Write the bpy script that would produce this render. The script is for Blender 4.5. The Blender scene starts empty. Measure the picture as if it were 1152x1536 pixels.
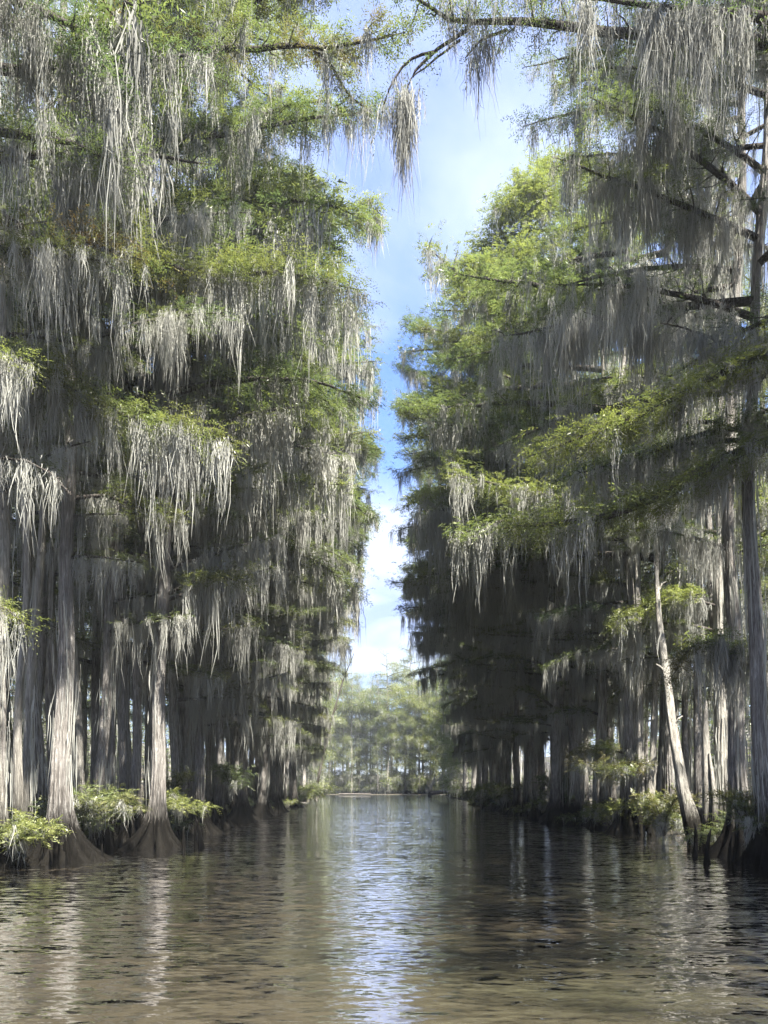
import bpy, math, random
import numpy as np
from mathutils import Vector, Matrix, Euler
PI = math.pi
R = math.radians
rng = np.random.default_rng(11)
random.seed(11)
S = bpy.context.scene

# ------------------------------------------------------------------ camera, sky, sun, exposure
CAM_H = 1.8
cd = bpy.data.cameras.new('camera'); cam = bpy.data.objects.new('camera', cd)
S.collection.objects.link(cam); S.camera = cam
cam.location = (0, 0, CAM_H); cam.rotation_euler = (R(90), 0, 0)
cd.sensor_width = 36; cd.lens = 1100 / 1536 * 36
cd.shift_y = (1182 - 768) / 1536
cd.clip_start = 0.1; cd.clip_end = 4000

SUN_EL, SUN_AZ = R(56), R(143)          # azimuth measured from +Y (ahead) towards +X (right bank)
w = bpy.data.worlds.new('World'); S.world = w; w.use_nodes = True
nt = w.node_tree; nt.nodes.clear()
def N(t, typ, **k):
    n = t.nodes.new(typ)
    for a, b in k.items(): setattr(n, a, b)
    return n
def math_n(t, op, a, b=None, c=None, clamp=False):
    n = N(t, 'ShaderNodeMath', operation=op); n.use_clamp = clamp
    for i, v in enumerate((a, b, c)):
        if v is None: continue
        if isinstance(v, (int, float)): n.inputs[i].default_value = v
        else: t.links.new(v, n.inputs[i])
    return n.outputs[0]
def mixrgb(t, fac, a, b, mode='MIX'):
    n = N(t, 'ShaderNodeMix', data_type='RGBA', blend_type=mode)
    for s, v in ((n.inputs[0], fac), (n.inputs[6], a), (n.inputs[7], b)):
        if isinstance(v, (int, float)): s.default_value = v
        elif isinstance(v, tuple): s.default_value = (*v, 1) if len(v) == 3 else v
        else: t.links.new(v, s)
    return n.outputs[2]
def ramp(t, fac, stops, interp='LINEAR'):
    n = N(t, 'ShaderNodeValToRGB'); n.color_ramp.interpolation = interp
    e = n.color_ramp.elements
    while len(e) < len(stops): e.new(0.5)
    for q, (p, c) in zip(e, stops):
        q.position = p; q.color = (*c, 1) if isinstance(c, tuple) else (c, c, c, 1)
    t.links.new(fac, n.inputs[0])
    return n.outputs[0]
out = N(nt, 'ShaderNodeOutputWorld'); bg = N(nt, 'ShaderNodeBackground')
sky = N(nt, 'ShaderNodeTexSky', sky_type='NISHITA'); sky.sun_disc = False
sky.sun_elevation = SUN_EL; sky.sun_rotation = SUN_AZ; sky.air_density = 1.0; sky.dust_density = 0.6; sky.ozone_density = 1.5
tc = N(nt, 'ShaderNodeTexCoord')
# clouds: noise on a flat layer high above (direction divided by its height)
sep = N(nt, 'ShaderNodeSeparateXYZ'); nt.links.new(tc.outputs['Generated'], sep.inputs[0])
zc = math_n(nt, 'MAXIMUM', sep.outputs[2], 0.03)
zc = math_n(nt, 'ADD', zc, 0.12)
cx = math_n(nt, 'DIVIDE', sep.outputs[0], zc); cy = math_n(nt, 'DIVIDE', sep.outputs[1], zc)
cmb = N(nt, 'ShaderNodeCombineXYZ'); nt.links.new(cx, cmb.inputs[0]); nt.links.new(cy, cmb.inputs[1])
cmb.inputs[2].default_value = 3.7
def noise(t, vec, scale, detail=4, rough=0.5, dist=0.0):
    n = N(t, 'ShaderNodeTexNoise'); n.inputs['Scale'].default_value = scale
    n.inputs['Detail'].default_value = detail; n.inputs['Roughness'].default_value = rough
    n.inputs['Distortion'].default_value = dist
    if vec is not None: t.links.new(vec, n.inputs['Vector'])
    return n.outputs[0]
mp = N(nt, 'ShaderNodeMapping'); mp.inputs['Scale'].default_value = (1.0, 0.75, 1.0)
nt.links.new(cmb.outputs[0], mp.inputs[0])
c1 = noise(nt, mp.outputs[0], 1.6, 7, 0.55, 0.5)
c2 = noise(nt, mp.outputs[0], 0.55, 2, 0.5)
cs = math_n(nt, 'ADD', math_n(nt, 'MULTIPLY', c1, 0.6), math_n(nt, 'MULTIPLY', c2, 0.5))
zw = math_n(nt, 'ADD', sep.outputs[2], math_n(nt, 'MULTIPLY', c2, 0.10))
clear = ramp(nt, zw, [(0.40, 0.0), (0.475, 1.0), (0.51, 1.0), (0.57, 0.0)])          # a lane of open blue between two cloud banks
cs = math_n(nt, 'SUBTRACT', cs, math_n(nt, 'MULTIPLY', clear, 0.22))
cov = ramp(nt, cs, [(0.36, 0.0), (0.55, 0.8), (0.75, 1.0)])
cshade = ramp(nt, noise(nt, mp.outputs[0], 2.3, 5, 0.55, 0.3), [(0.36, (0.62, 0.77, 1.34)), (0.62, (1.22, 1.33, 1.62))])
skc = mixrgb(nt, 1.0, sky.outputs[0], (.26, .30, .41), 'MULTIPLY')
col = mixrgb(nt, cov, skc, cshade)
nt.links.new(col, bg.inputs[0]); bg.inputs[1].default_value = 0.13
nt.links.new(bg.outputs[0], out.inputs[0])

sd = bpy.data.lights.new('sun', 'SUN'); sun = bpy.data.objects.new('sun', sd); S.collection.objects.link(sun)
sd.energy = 3.8; sd.angle = R(0.5); sd.color = (1.0, 0.95, 0.86)
sv = Vector((math.sin(SUN_AZ) * math.cos(SUN_EL), math.cos(SUN_AZ) * math.cos(SUN_EL), math.sin(SUN_EL)))
sun.rotation_euler = sv.to_track_quat('Z', 'Y').to_euler(); sun.location = sv * 60
S.view_settings.view_transform = 'Standard'; S.view_settings.look = 'None'
S.view_settings.gamma = 1; S.view_settings.use_curve_mapping = False
S.view_settings.exposure = 3.05
S.render.engine = 'CYCLES'
cy_ = S.cycles
cy_.max_bounces = 8; cy_.diffuse_bounces = 6; cy_.glossy_bounces = 3; cy_.transmission_bounces = 3
cy_.transparent_max_bounces = 4; cy_.caustics_reflective = False; cy_.caustics_refractive = False

# ------------------------------------------------------------------ materials
def new_mat(name):
    m = bpy.data.materials.new(name); m.use_nodes = True; m.node_tree.nodes.clear()
    return m, m.node_tree
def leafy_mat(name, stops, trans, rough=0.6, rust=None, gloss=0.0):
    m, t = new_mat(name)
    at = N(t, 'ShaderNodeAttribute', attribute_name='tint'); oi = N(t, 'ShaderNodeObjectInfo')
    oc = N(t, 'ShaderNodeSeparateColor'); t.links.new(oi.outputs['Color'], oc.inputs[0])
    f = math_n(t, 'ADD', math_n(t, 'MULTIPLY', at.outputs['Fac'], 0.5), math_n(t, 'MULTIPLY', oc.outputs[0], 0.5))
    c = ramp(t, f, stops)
    if rust:
        g = N(t, 'ShaderNodeNewGeometry')
        n = noise(t, g.outputs['Position'], 0.9, 3)
        k = math_n(t, 'MULTIPLY', ramp(t, n, [(0.42, 0.0), (0.6, 1.0)]), oc.outputs[1], clamp=True)
        c = mixrgb(t, k, c, rust)
    d = N(t, 'ShaderNodeBsdfDiffuse'); tr = N(t, 'ShaderNodeBsdfTranslucent'); mx = N(t, 'ShaderNodeMixShader')
    t.links.new(c, d.inputs[0])
    t.links.new(mixrgb(t, 1.0, c, (1.15, 1.25, 0.8), 'MULTIPLY') if rust else c, tr.inputs[0])
    mx.inputs[0].default_value = trans
    t.links.new(d.outputs[0], mx.inputs[1]); t.links.new(tr.outputs[0], mx.inputs[2])
    last = mx.outputs[0]
    if gloss:
        gl = N(t, 'ShaderNodeBsdfGlossy'); gl.inputs['Roughness'].default_value = 0.45
        m2 = N(t, 'ShaderNodeMixShader'); m2.inputs[0].default_value = gloss
        t.links.new(last, m2.inputs[1]); t.links.new(gl.outputs[0], m2.inputs[2]); last = m2.outputs[0]
    o = N(t, 'ShaderNodeOutputMaterial'); t.links.new(last, o.inputs[0])
    return m
M = {}
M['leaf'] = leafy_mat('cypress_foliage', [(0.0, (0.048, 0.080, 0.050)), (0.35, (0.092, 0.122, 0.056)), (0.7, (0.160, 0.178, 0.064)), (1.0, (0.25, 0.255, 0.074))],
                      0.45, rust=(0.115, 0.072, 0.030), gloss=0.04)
M['moss'] = leafy_mat('spanish_moss', [(0.0, (0.15, 0.152, 0.142)), (0.4, (0.37, 0.37, 0.335)), (1.0, (0.46, 0.458, 0.41))], 0.42)

def bark_mat(name, dark, mid, light, wet_shade=True, sc=1.0):
    m, t = new_mat(name)
    tc = N(t, 'ShaderNodeTexCoord'); mp = N(t, 'ShaderNodeMapping'); mp.inputs['Scale'].default_value = (9 * sc, 9 * sc, 0.9 * sc)
    t.links.new(tc.outputs['Object'], mp.inputs[0])
    n1 = noise(t, mp.outputs[0], 2.4, 8, 0.7, 0.8)
    n2 = noise(t, tc.outputs['Object'], 0.8, 4)
    f = math_n(t, 'ADD', math_n(t, 'MULTIPLY', n1, 0.75), math_n(t, 'MULTIPLY', n2, 0.3))
    c = ramp(t, f, [(0.36, dark), (0.52, mid), (0.68, light)])
    rgh = 0.85
    if wet_shade:
        sp = N(t, 'ShaderNodeSeparateXYZ'); t.links.new(tc.outputs['Object'], sp.inputs[0])
        zz = math_n(t, 'ADD', sp.outputs[2], math_n(t, 'MULTIPLY', n1, 1.1))
        k = ramp(t, math_n(t, 'MULTIPLY', zz, 0.4), [(0.55, 0.0), (0.98, 1.0)])      # tide stain up to about a metre, blackened further to paint in base shade
        c = mixrgb(t, k, mixrgb(t, 1.0, c, (0.036, 0.034, 0.030), 'MULTIPLY'), c)
    p = N(t, 'ShaderNodeBsdfPrincipled'); t.links.new(c, p.inputs['Base Color']); p.inputs['Roughness'].default_value = rgh
    p.inputs['Specular IOR Level'].default_value = 0.06
    b = N(t, 'ShaderNodeBump'); b.inputs['Strength'].default_value = 1.0; b.inputs['Distance'].default_value = 0.09
    t.links.new(n1, b.inputs['Height']); t.links.new(b.outputs[0], p.inputs['Normal'])
    o = N(t, 'ShaderNodeOutputMaterial'); t.links.new(p.outputs[0], o.inputs[0])
    return m
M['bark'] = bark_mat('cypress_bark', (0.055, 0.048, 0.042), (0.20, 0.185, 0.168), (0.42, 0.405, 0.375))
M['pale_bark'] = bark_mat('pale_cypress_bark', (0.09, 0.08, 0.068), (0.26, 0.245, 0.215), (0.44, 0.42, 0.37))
M['limb'] = bark_mat('limb_bark', (0.035, 0.030, 0.026), (0.075, 0.066, 0.058), (0.15, 0.14, 0.125), wet_shade=False, sc=2)
M['deadwood'] = bark_mat('weathered_deadwood', (0.20, 0.19, 0.175), (0.34, 0.325, 0.30), (0.48, 0.47, 0.44), wet_shade=False, sc=2)

def water_mat():
    m, t = new_mat('river_water')
    g = N(t, 'ShaderNodeNewGeometry')
    def mapd(sx, sy, rot=0):
        mp = N(t, 'ShaderNodeMapping'); mp.inputs['Scale'].default_value = (sx, sy, 1); mp.inputs['Rotation'].default_value = (0, 0, R(rot))
        t.links.new(g.outputs['Position'], mp.inputs[0]); return mp.outputs[0]
    c = ramp(t, noise(t, mapd(0.10, 0.22), 1.0, 3), [(0.35, (0.043, 0.0345, 0.025)), (0.5, (0.041, 0.0355, 0.0235)), (0.65, (0.037, 0.0355, 0.022))])
    df = N(t, 'ShaderNodeBsdfDiffuse'); t.links.new(c, df.inputs[0])                  # silty water: the mud in it scatters
    gl = N(t, 'ShaderNodeBsdfGlossy'); gl.inputs['Roughness'].default_value = 0.02; gl.inputs[0].default_value = (.95, .96, 1, 1)
    fr = N(t, 'ShaderNodeFresnel'); fr.inputs[0].default_value = 1.33
    p = N(t, 'ShaderNodeMixShader'); t.links.new(math_n(t, 'MULTIPLY_ADD', fr.outputs[0], 2.4, .02, clamp=True), p.inputs[0])
    t.links.new(df.outputs[0], p.inputs[1]); t.links.new(gl.outputs[0], p.inputs[2])
    def nz(vec, detail, rough, dist):
        n = N(t, 'ShaderNodeTexNoise'); n.inputs['Scale'].default_value = 1; n.inputs['Detail'].default_value = detail
        n.inputs['Roughness'].default_value = rough; n.inputs['Distortion'].default_value = dist; t.links.new(vec, n.inputs['Vector'])
        q = N(t, 'ShaderNodeVectorMath', operation='SUBTRACT'); t.links.new(n.outputs['Color'], q.inputs[0]); q.inputs[1].default_value = (.5, .5, .5); return q.outputs[0]
    def vm(op, a, b):
        q = N(t, 'ShaderNodeVectorMath', operation=op)
        for k, v in ((0, a), (1, b)):
            if isinstance(v, tuple): q.inputs[k].default_value = v
            else: t.links.new(v, q.inputs[k])
        return q.outputs[0]
    gust = ramp(t, noise(t, mapd(0.10, 0.35, 5), 1.0, 4), [(0.3, 0.55), (0.7, 1.15)])
    w1 = vm('MULTIPLY', nz(mapd(1.9, 7.0, 3), 2, .5, .5), (0.20, 0.62, 0)); w2 = vm('MULTIPLY', nz(mapd(6.5, 19, -5), 3, .55, .4), (0.26, 0.80, 0)); w3 = vm('MULTIPLY', nz(mapd(0.28, 0.8, 10), 1, .5, 0), (0.03, 0.10, 0))
    wv = vm('ADD', vm('ADD', w1, w2), w3)
    sc_ = N(t, 'ShaderNodeVectorMath', operation='SCALE'); t.links.new(wv, sc_.inputs[0]); t.links.new(gust, sc_.inputs['Scale'])
    nn = N(t, 'ShaderNodeVectorMath', operation='NORMALIZE'); t.links.new(vm('ADD', sc_.outputs[0], (0, 0, 1)), nn.inputs[0])
    t.links.new(nn.outputs[0], gl.inputs['Normal']); t.links.new(nn.outputs[0], fr.inputs['Normal'])
    o = N(t, 'ShaderNodeOutputMaterial'); t.links.new(p.outputs[0], o.inputs[0])
    return m
M['water'] = water_mat()
def mud_mat():
    m, t = new_mat('swamp_mud')
    g = N(t, 'ShaderNodeNewGeometry')
    c = ramp(t, noise(t, g.outputs['Position'], 1.7, 6, 0.6), [(0.35, (0.022, 0.018, 0.013)), (0.55, (0.045, 0.036, 0.024)), (0.7, (0.05, 0.058, 0.022))])
    p = N(t, 'ShaderNodeBsdfPrincipled'); t.links.new(c, p.inputs['Base Color']); p.inputs['Roughness'].default_value = 0.8
    o = N(t, 'ShaderNodeOutputMaterial'); t.links.new(p.outputs[0], o.inputs[0])
    return m
M['mud'] = mud_mat()

# ------------------------------------------------------------------ object helpers
col_ = S.collection
def mesh_from(name, verts, quads, mat, tint=None, smooth=False):
    me = bpy.data.meshes.new(name)
    verts = np.asarray(verts, dtype=np.float32).reshape(-1, 3); quads = np.asarray(quads, dtype=np.int32)
    k = quads.shape[1]
    me.vertices.add(len(verts)); me.vertices.foreach_set('co', verts.ravel())
    me.loops.add(quads.size); me.loops.foreach_set('vertex_index', quads.ravel())
    me.polygons.add(len(quads)); me.polygons.foreach_set('loop_start', np.arange(0, quads.size, k, dtype=np.int32))
    me.polygons.foreach_set('loop_total', np.full(len(quads), k, dtype=np.int32))
    if smooth: me.polygons.foreach_set('use_smooth', np.ones(len(quads), dtype=bool))
    if tint is not None:
        a = me.attributes.new('tint', 'FLOAT', 'POINT'); a.data.foreach_set('value', np.asarray(tint, dtype=np.float32))
    me.update(calc_edges=True); me.materials.append(mat)
    return me
def link(name, data, parent=None, loc=None, rot=None, scale=None, color=None):
    o = bpy.data.objects.new(name, data); col_.objects.link(o)
    if parent is not None: o.parent = parent
    if loc is not None: o.location = loc
    if rot is not None: o.rotation_euler = rot
    if scale is not None: o.scale = (scale,) * 3 if not hasattr(scale, '__len__') else scale
    if color is not None: o.color = color
    return o
def tag(o, label=None, cat=None, group=None, kind=None):
    for k, v in (('label', label), ('category', cat), ('group', group), ('kind', kind)):
        if v: o[k] = v
    return o

# ------------------------------------------------------------------ geometry in numpy
# foliage element = diamond leaflet (4 points); moss element = ribbon (KM rows x 2 points); wood = quads
KM = 4
def tube(path, radii, sides=6):
    path = np.asarray(path, float); n = len(path); radii = np.asarray(radii, float)
    d = np.gradient(path, axis=0); d /= np.linalg.norm(d, axis=1, keepdims=True) + 1e-9
    up = np.where(np.abs(d[:, 2:3]) > 0.9, np.array([[1.0, 0, 0]]), np.array([[0, 0, 1.0]]))
    a = np.cross(d, up); a /= np.linalg.norm(a, axis=1, keepdims=True) + 1e-9
    b = np.cross(d, a)
    th = np.linspace(0, 2 * PI, sides, endpoint=False)
    v = path[:, None] + radii[:, None, None] * (np.cos(th)[None, :, None] * a[:, None] + np.sin(th)[None, :, None] * b[:, None])
    i = np.arange(n - 1)[:, None] * sides; j = np.arange(sides)[None]; j2 = (j + 1) % sides
    q = np.stack([i + j, i + j2, i + sides + j2, i + sides + j], -1).reshape(-1, 4)
    return v.reshape(-1, 3), q
class Wood:
    def __init__(s): s.v = []; s.q = []; s.n = 0
    def add(s, v, q): s.v.append(v); s.q.append(q + s.n); s.n += len(v)
    def arr(s): return np.concatenate(s.v), np.concatenate(s.q)

def sprays(base, direc, length, m=12, leaf=0.12, wid=0.026, rg=rng):
    """base (n,3), direc (n,3) unit, length (n,): feathery sprays of leaflets -> (n*m,4,3), tint"""
    n = len(base)
    t = (np.arange(m) / (m - 1))[None].repeat(n, 0) * 0.95 + 0.05
    side = np.where(np.arange(m) % 2 == 0, 1.0, -1.0)[None].repeat(n, 0)
    up = np.array([0, 0, 1.0]) + rg.normal(0, .35, (n, 3))
    lat = np.cross(direc, up); lat /= np.linalg.norm(lat, axis=1, keepdims=True) + 1e-9
    sag = -0.25 * (t ** 2) * length[:, None]
    b = base[:, None] + direc[:, None] * (t * length[:, None])[..., None]; b[..., 2] += sag
    ld = lat[:, None] * side[..., None] * 0.8 + direc[:, None] * 0.7 + rg.normal(0, .16, (n, m, 3)); ld[..., 2] -= 0.22
    ld /= np.linalg.norm(ld, axis=2, keepdims=True)
    ll = leaf * (0.6 + 0.8 * rg.random((n, m))) * (1.15 - 0.5 * t)
    wv = np.cross(ld, up[:, None] + rg.normal(0, .3, (n, m, 3))); wv /= np.linalg.norm(wv, axis=2, keepdims=True) + 1e-9
    W = (wid * (0.7 + 0.6 * rg.random((n, m))))[..., None] * wv * 0.5
    tip = b + ld * ll[..., None]; mid = b + ld * (ll * 0.45)[..., None]
    e = np.stack([b, mid + W, tip, mid - W], 2).reshape(-1, 4, 3)
    tn = (rg.random((n, 1)) * 0.6 + rg.random((n, m)) * 0.25 + 0.15 * t).reshape(-1)
    return e, tn
def strands(base, length, width, drift, rg=rng, wob=0.085):
    """hanging ribbons -> (n,KM,2,3)"""
    n = len(base)
    t = np.linspace(0, 1, KM)[None]
    z = -length[:, None] * t
    steps = rg.normal(0, 1, (n, KM, 2)) * (wob * length[:, None, None] ** 0.5); steps[:, 0] = 0
    xy = np.cumsum(steps, 1) * 0.6 + drift[:, None] * (t ** 1.5)[..., None] * length[:, None, None]
    p = np.empty((n, KM, 3)); p[..., :2] = base[:, None, :2] + xy; p[..., 2] = base[:, None, 2] + z
    prof = np.array([0.75, 1.0, 0.8, 0.12])[None] * (0.75 + 0.5 * rg.random((n, KM)))
    ph = rg.random((n, 1)) * 2 * PI + np.cumsum(rg.normal(0, .5, (n, KM)), 1)
    wv = np.stack([np.cos(ph), np.sin(ph), np.zeros_like(ph)], -1) * (width[:, None] * prof * 0.5)[..., None]
    return np.stack([p + wv, p - wv], 2)
def moss_clumps(pts, rg, n_per=(10, 30), lmean=0.9, lmax=2.6, wmean=0.022, spread=0.07):
    """irregular tufts hanging from points"""
    B, L, W, D, T = [], [], [], [], []
    for p in pts:
        Lc = min(lmax * rg.uniform(.7, 1.1), rg.lognormal(math.log(lmean), 0.7)); k = int(rg.integers(*n_per) * (.6 + .6 * min(2, Lc)))
        s = spread * (0.5 + rg.random()) * (0.6 + 0.5 * Lc)
        off = rg.normal(0, s, (k, 2)) * np.array([1.0, 1.0])
        rr = np.linalg.norm(off, axis=1) / (s + 1e-6)
        B.append(np.c_[p[0] + off[:, 0], p[1] + off[:, 1], np.full(k, p[2] + 0.03) - 0.15 * rg.random(k) * Lc])
        L.append(Lc * (0.35 + 0.65 * rg.random(k)) * np.exp(-0.5 * rr ** 2))
        W.append(wmean * (0.5 + rg.random(k)) * (0.8 + 0.25 * Lc))
        dr = rg.normal(0, .03, 2); D.append(np.tile(dr, (k, 1)) + rg.normal(0, .03, (k, 2)) - off * 0.25)
        T.append(np.clip(rg.random() * 1.1 - .15 + rg.normal(0, .16, k), 0, 1))
    # short stray wisps that stick out of the tufts and fuzz their outline
    b0, l0, w0, d0, t0 = map(np.concatenate, (B, L, W, D, T))
    pk = rg.random(len(b0)) < .25; q = int(pk.sum()); f = rg.random(q) * .75
    wb = b0[pk] + np.c_[(d0[pk] * (f ** 1.5 * l0[pk])[:, None]), -f * l0[pk]]
    B.append(wb); L.append(rg.uniform(.07, .24, q)); W.append(w0[pk] * .7); D.append(rg.normal(0, .55, (q, 2))); T.append(t0[pk])
    B, L, W, D, T = map(np.concatenate, (B, L, W, D, T))
    return strands(B, L, W, D, rg), T

def leaf_mesh(name, e, t):
    n = len(e); q = np.arange(n * 4).reshape(n, 4)
    return mesh_from(name, e, q, M['leaf'], np.repeat(t, 4))
def moss_mesh(name, s, t):
    n = len(s); idx = np.arange(n * KM * 2).reshape(n, KM, 2)
    q = np.stack([idx[:, :-1, 0], idx[:, 1:, 0], idx[:, 1:, 1], idx[:, :-1, 1]], -1).reshape(-1, 4)
    return mesh_from(name, s, q, M['moss'], np.repeat(t, KM * 2))

def limb_arrays(path, r0, seed, leaf_d=1.0, moss_d=1.0, side_len=0.38, lmean=0.9, lmax=2.6, first=0.15, start_leaf=0.2, m=10, wide=1.0, bushy=0.15, leaf_end=1.0, moss_from=0.05):
    """a main bough along PATH with side branches, feathery foliage above and moss hanging below"""
    rg = np.random.default_rng(seed)
    path = np.asarray(path, float)
    seg = np.linalg.norm(np.diff(path, axis=0), axis=1); cum = np.r_[0, np.cumsum(seg)]; L = cum[-1]
    n = max(8, int(L / 0.45)); u = np.linspace(0, 1, n)
    P = np.stack([np.interp(u * L, cum, path[:, k]) for k in range(3)], 1)
    wv = np.cumsum(rg.normal(0, 0.05, (n, 3)), 0) * (L / 7) ** 0.5; wv -= wv[0]; wv[:, 2] *= 0.7
    P = P + wv * (u * 0.9)[:, None]
    at = lambda x: np.array([np.interp(x, u, P[:, k]) for k in range(3)])
    wd = Wood(); wd.add(*tube(P, r0 * (1 - u) ** 0.8 + 0.010, 7))
    mains = [(P, u)]
    sb = []
    ns = int(L * 3.6)
    for i in range(ns):
        x = first + (1 - first) * (i + rg.random()) / ns
        a = at(x); d = at(min(1, x + .03)) - at(max(0, x - .03)); d /= np.linalg.norm(d) + 1e-9
        s = 1 if i % 2 else -1
        lat = np.cross(d, [0, 0, 1.0]); lat /= np.linalg.norm(lat) + 1e-9
        ang = R(rg.uniform(35, 75)); dd = d * math.cos(ang) + s * lat * math.sin(ang); dd[2] += rg.uniform(-0.12, 0.28)
        sl = side_len * L ** 0.75 * (1.05 - 0.75 * x) * rg.uniform(0.45, 1.15)
        k = 6; tt = np.linspace(0, 1, k)
        pp = a + dd * (tt * sl)[:, None]; pp[:, 2] += -0.12 * sl * tt ** 2 + 0.04 * np.sin(tt * 5 + i)
        pp += np.cumsum(rg.normal(0, .025, (k, 3)), 0) * sl ** .5
        rr = min(r0 * 0.35, 0.012 + 0.012 * sl)
        wd.add(*tube(pp, rr * (1 - tt * 0.85), 4)); sb.append((x, pp, dd, sl))
    # foliage
    eb, ed, el = [], [], []
    for (x, pp, dd, sl) in sb:
        if x < start_leaf or x > leaf_end: continue
        k = int(rg.poisson(max(2, sl * 34 * leaf_d)))
        if leaf_d <= 0: k = 0
        if rg.random() < 0.10: k = int(k * 0.2)
        if k == 0: continue
        t = rg.random(k) ** 0.7
        b = np.stack([np.interp(t, np.linspace(0, 1, 6), pp[:, j]) for j in range(3)], 1) + rg.normal(0, bushy, (k, 3)) * np.array([1, 1, .8])
        dv = dd + rg.normal(0, .5, (k, 3)) * np.array([1, 1, .6]); dv /= np.linalg.norm(dv, axis=1, keepdims=True)
        eb.append(b); ed.append(dv); el.append(rg.uniform(.18, .42, k))
    if leaf_d > 0:
        k = int(L * 24 * leaf_d); t = rg.uniform(min(.9, start_leaf * 1.5), 1, k)
        b = np.stack([np.interp(t, u, P[:, j]) for j in range(3)], 1) + rg.normal(0, bushy, (k, 3))
        dv = (P[-1] - P[0]) / L + rg.normal(0, .6, (k, 3)); dv[:, 2] += .15; dv /= np.linalg.norm(dv, axis=1, keepdims=True)
        eb.append(b); ed.append(dv); el.append(rg.uniform(.18, .40, k))
    leaf = None
    if eb and leaf_d > 0:
        leaf = sprays(np.concatenate(eb), np.concatenate(ed), np.concatenate(el), m, 0.12 * wide, 0.027 * wide, rg)
    # moss
    pts = []
    for k in range(int(L * 6.5 * moss_d)): pts.append(at(rg.uniform(moss_from, 1.0)) + rg.normal(0, .05, 3))
    for (x, pp, dd, sl) in sb:
        for k in range(rg.poisson(sl * 4.0 * moss_d)):
            t = rg.random(); pts.append(np.array([np.interp(t, np.linspace(0, 1, 6), pp[:, j]) for j in range(3)]))
    f1, f2, f3 = rg.random(3) * 6.28
    pts = [p for p in pts if math.sin(p[0] * 2.1 + f1) + math.sin(p[1] * 2.6 + f2) + .6 * math.sin((p[0] + p[1]) * 4.3 + f3) > -.85 + rg.normal(0, .3)]
    moss = None
    if pts: moss = moss_clumps(pts, rg, (9, 29), lmean * 1.2, lmax * 1.15, 0.0148 * wide, 0.065)
    return wd.arr(), leaf, moss

def limb_meshes(name, arrs):
    (wv, wq), leaf, moss = arrs
    return (mesh_from(name + '_wood', wv, wq, M['limb'], smooth=True), leaf_mesh(name + '_leaf', *leaf) if leaf else None,
            moss_mesh(name + '_moss', *moss) if moss else None)
def shear(px, py):
    m = Matrix.Identity(4); m[2][0] = px; m[2][1] = py; return m
def put_limb(meshes, parent, loc=(0, 0, 0), rot=(0, 0, 0), scale=1.0, color=(0.5, 0, 0, 1), mosscol=(0.5, 0, 0, 1), label=None):
    l = link('limb', meshes[0], parent)
    l.matrix_parent_inverse = Matrix.Translation(Vector(loc)) @ Matrix.Rotation(rot[2], 4, 'Z') @ shear(-math.tan(rot[1]), math.tan(rot[0])) @ Matrix.Scale(scale, 4)
    if label: l['label'] = label
    if meshes[1]: tag(link('foliage', meshes[1], l, color=color), kind='stuff')
    if meshes[2]: tag(link('spanish_moss', meshes[2], l, color=mosscol), kind='stuff')
    return l

# library of boughs, local +X outward. kinds: leafy, mixed, mossy
LIB = {'leafy': [], 'mixed': [], 'mossy': [], 'short': []}
def lib_path(L, rise, droop):
    t = np.linspace(0, 1, 8); return np.stack([t * L, 0 * t, rise * L * t - droop * L * t ** 2], 1)
sd_ = 100
for kind, n, L, ld, md, lm, lx in (('leafy', 4, 6.5, 1.15, 0.6, 0.6, 1.8), ('mixed', 4, 6.5, 1.0, 0.9, 0.9, 2.5), ('mossy', 3, 6.0, 0.35, 1.2, 1.1, 3.0), ('short', 4, 3.0, 1.0, 1.3, 0.8, 2.2)):
    for i in range(n):
        sd_ += 1
        rise = [0.05, 0.22, 0.12, 0.3][i % 4]; dr = [0.12, 0.2, 0.02, 0.35][i % 4]
        arr = limb_arrays(lib_path(L, rise, dr), 0.05 + 0.010 * L, sd_, ld, md, lmean=lm, lmax=lx)
        LIB[kind].append((L, arr, limb_meshes(kind + '_bough', arr)))

LIBN = {'leafy': [], 'mixed': [], 'mossy': [], 'short': []}
for kind, n, L, ld, md, lm, lx in (('leafy', 2, 6.5, 1.5, 0.8, 0.6, 1.8), ('mixed', 2, 6.5, 0.9, 1.3, 0.9, 2.6), ('mossy', 2, 6.0, 0.2, 1.6, 1.1, 2.8), ('short', 2, 3.0, 1.0, 1.8, 0.75, 2.0)):
    for i in range(n):
        sd_ += 1
        arr = limb_arrays(lib_path(L, [.1, .25][i], [.1, .22][i]), 0.04 + 0.009 * L, sd_, ld, md, lmean=lm, lmax=lx, wide=.66)
        LIBN[kind].append((L, arr, limb_meshes(kind + '_fine_bough', arr)))

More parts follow.
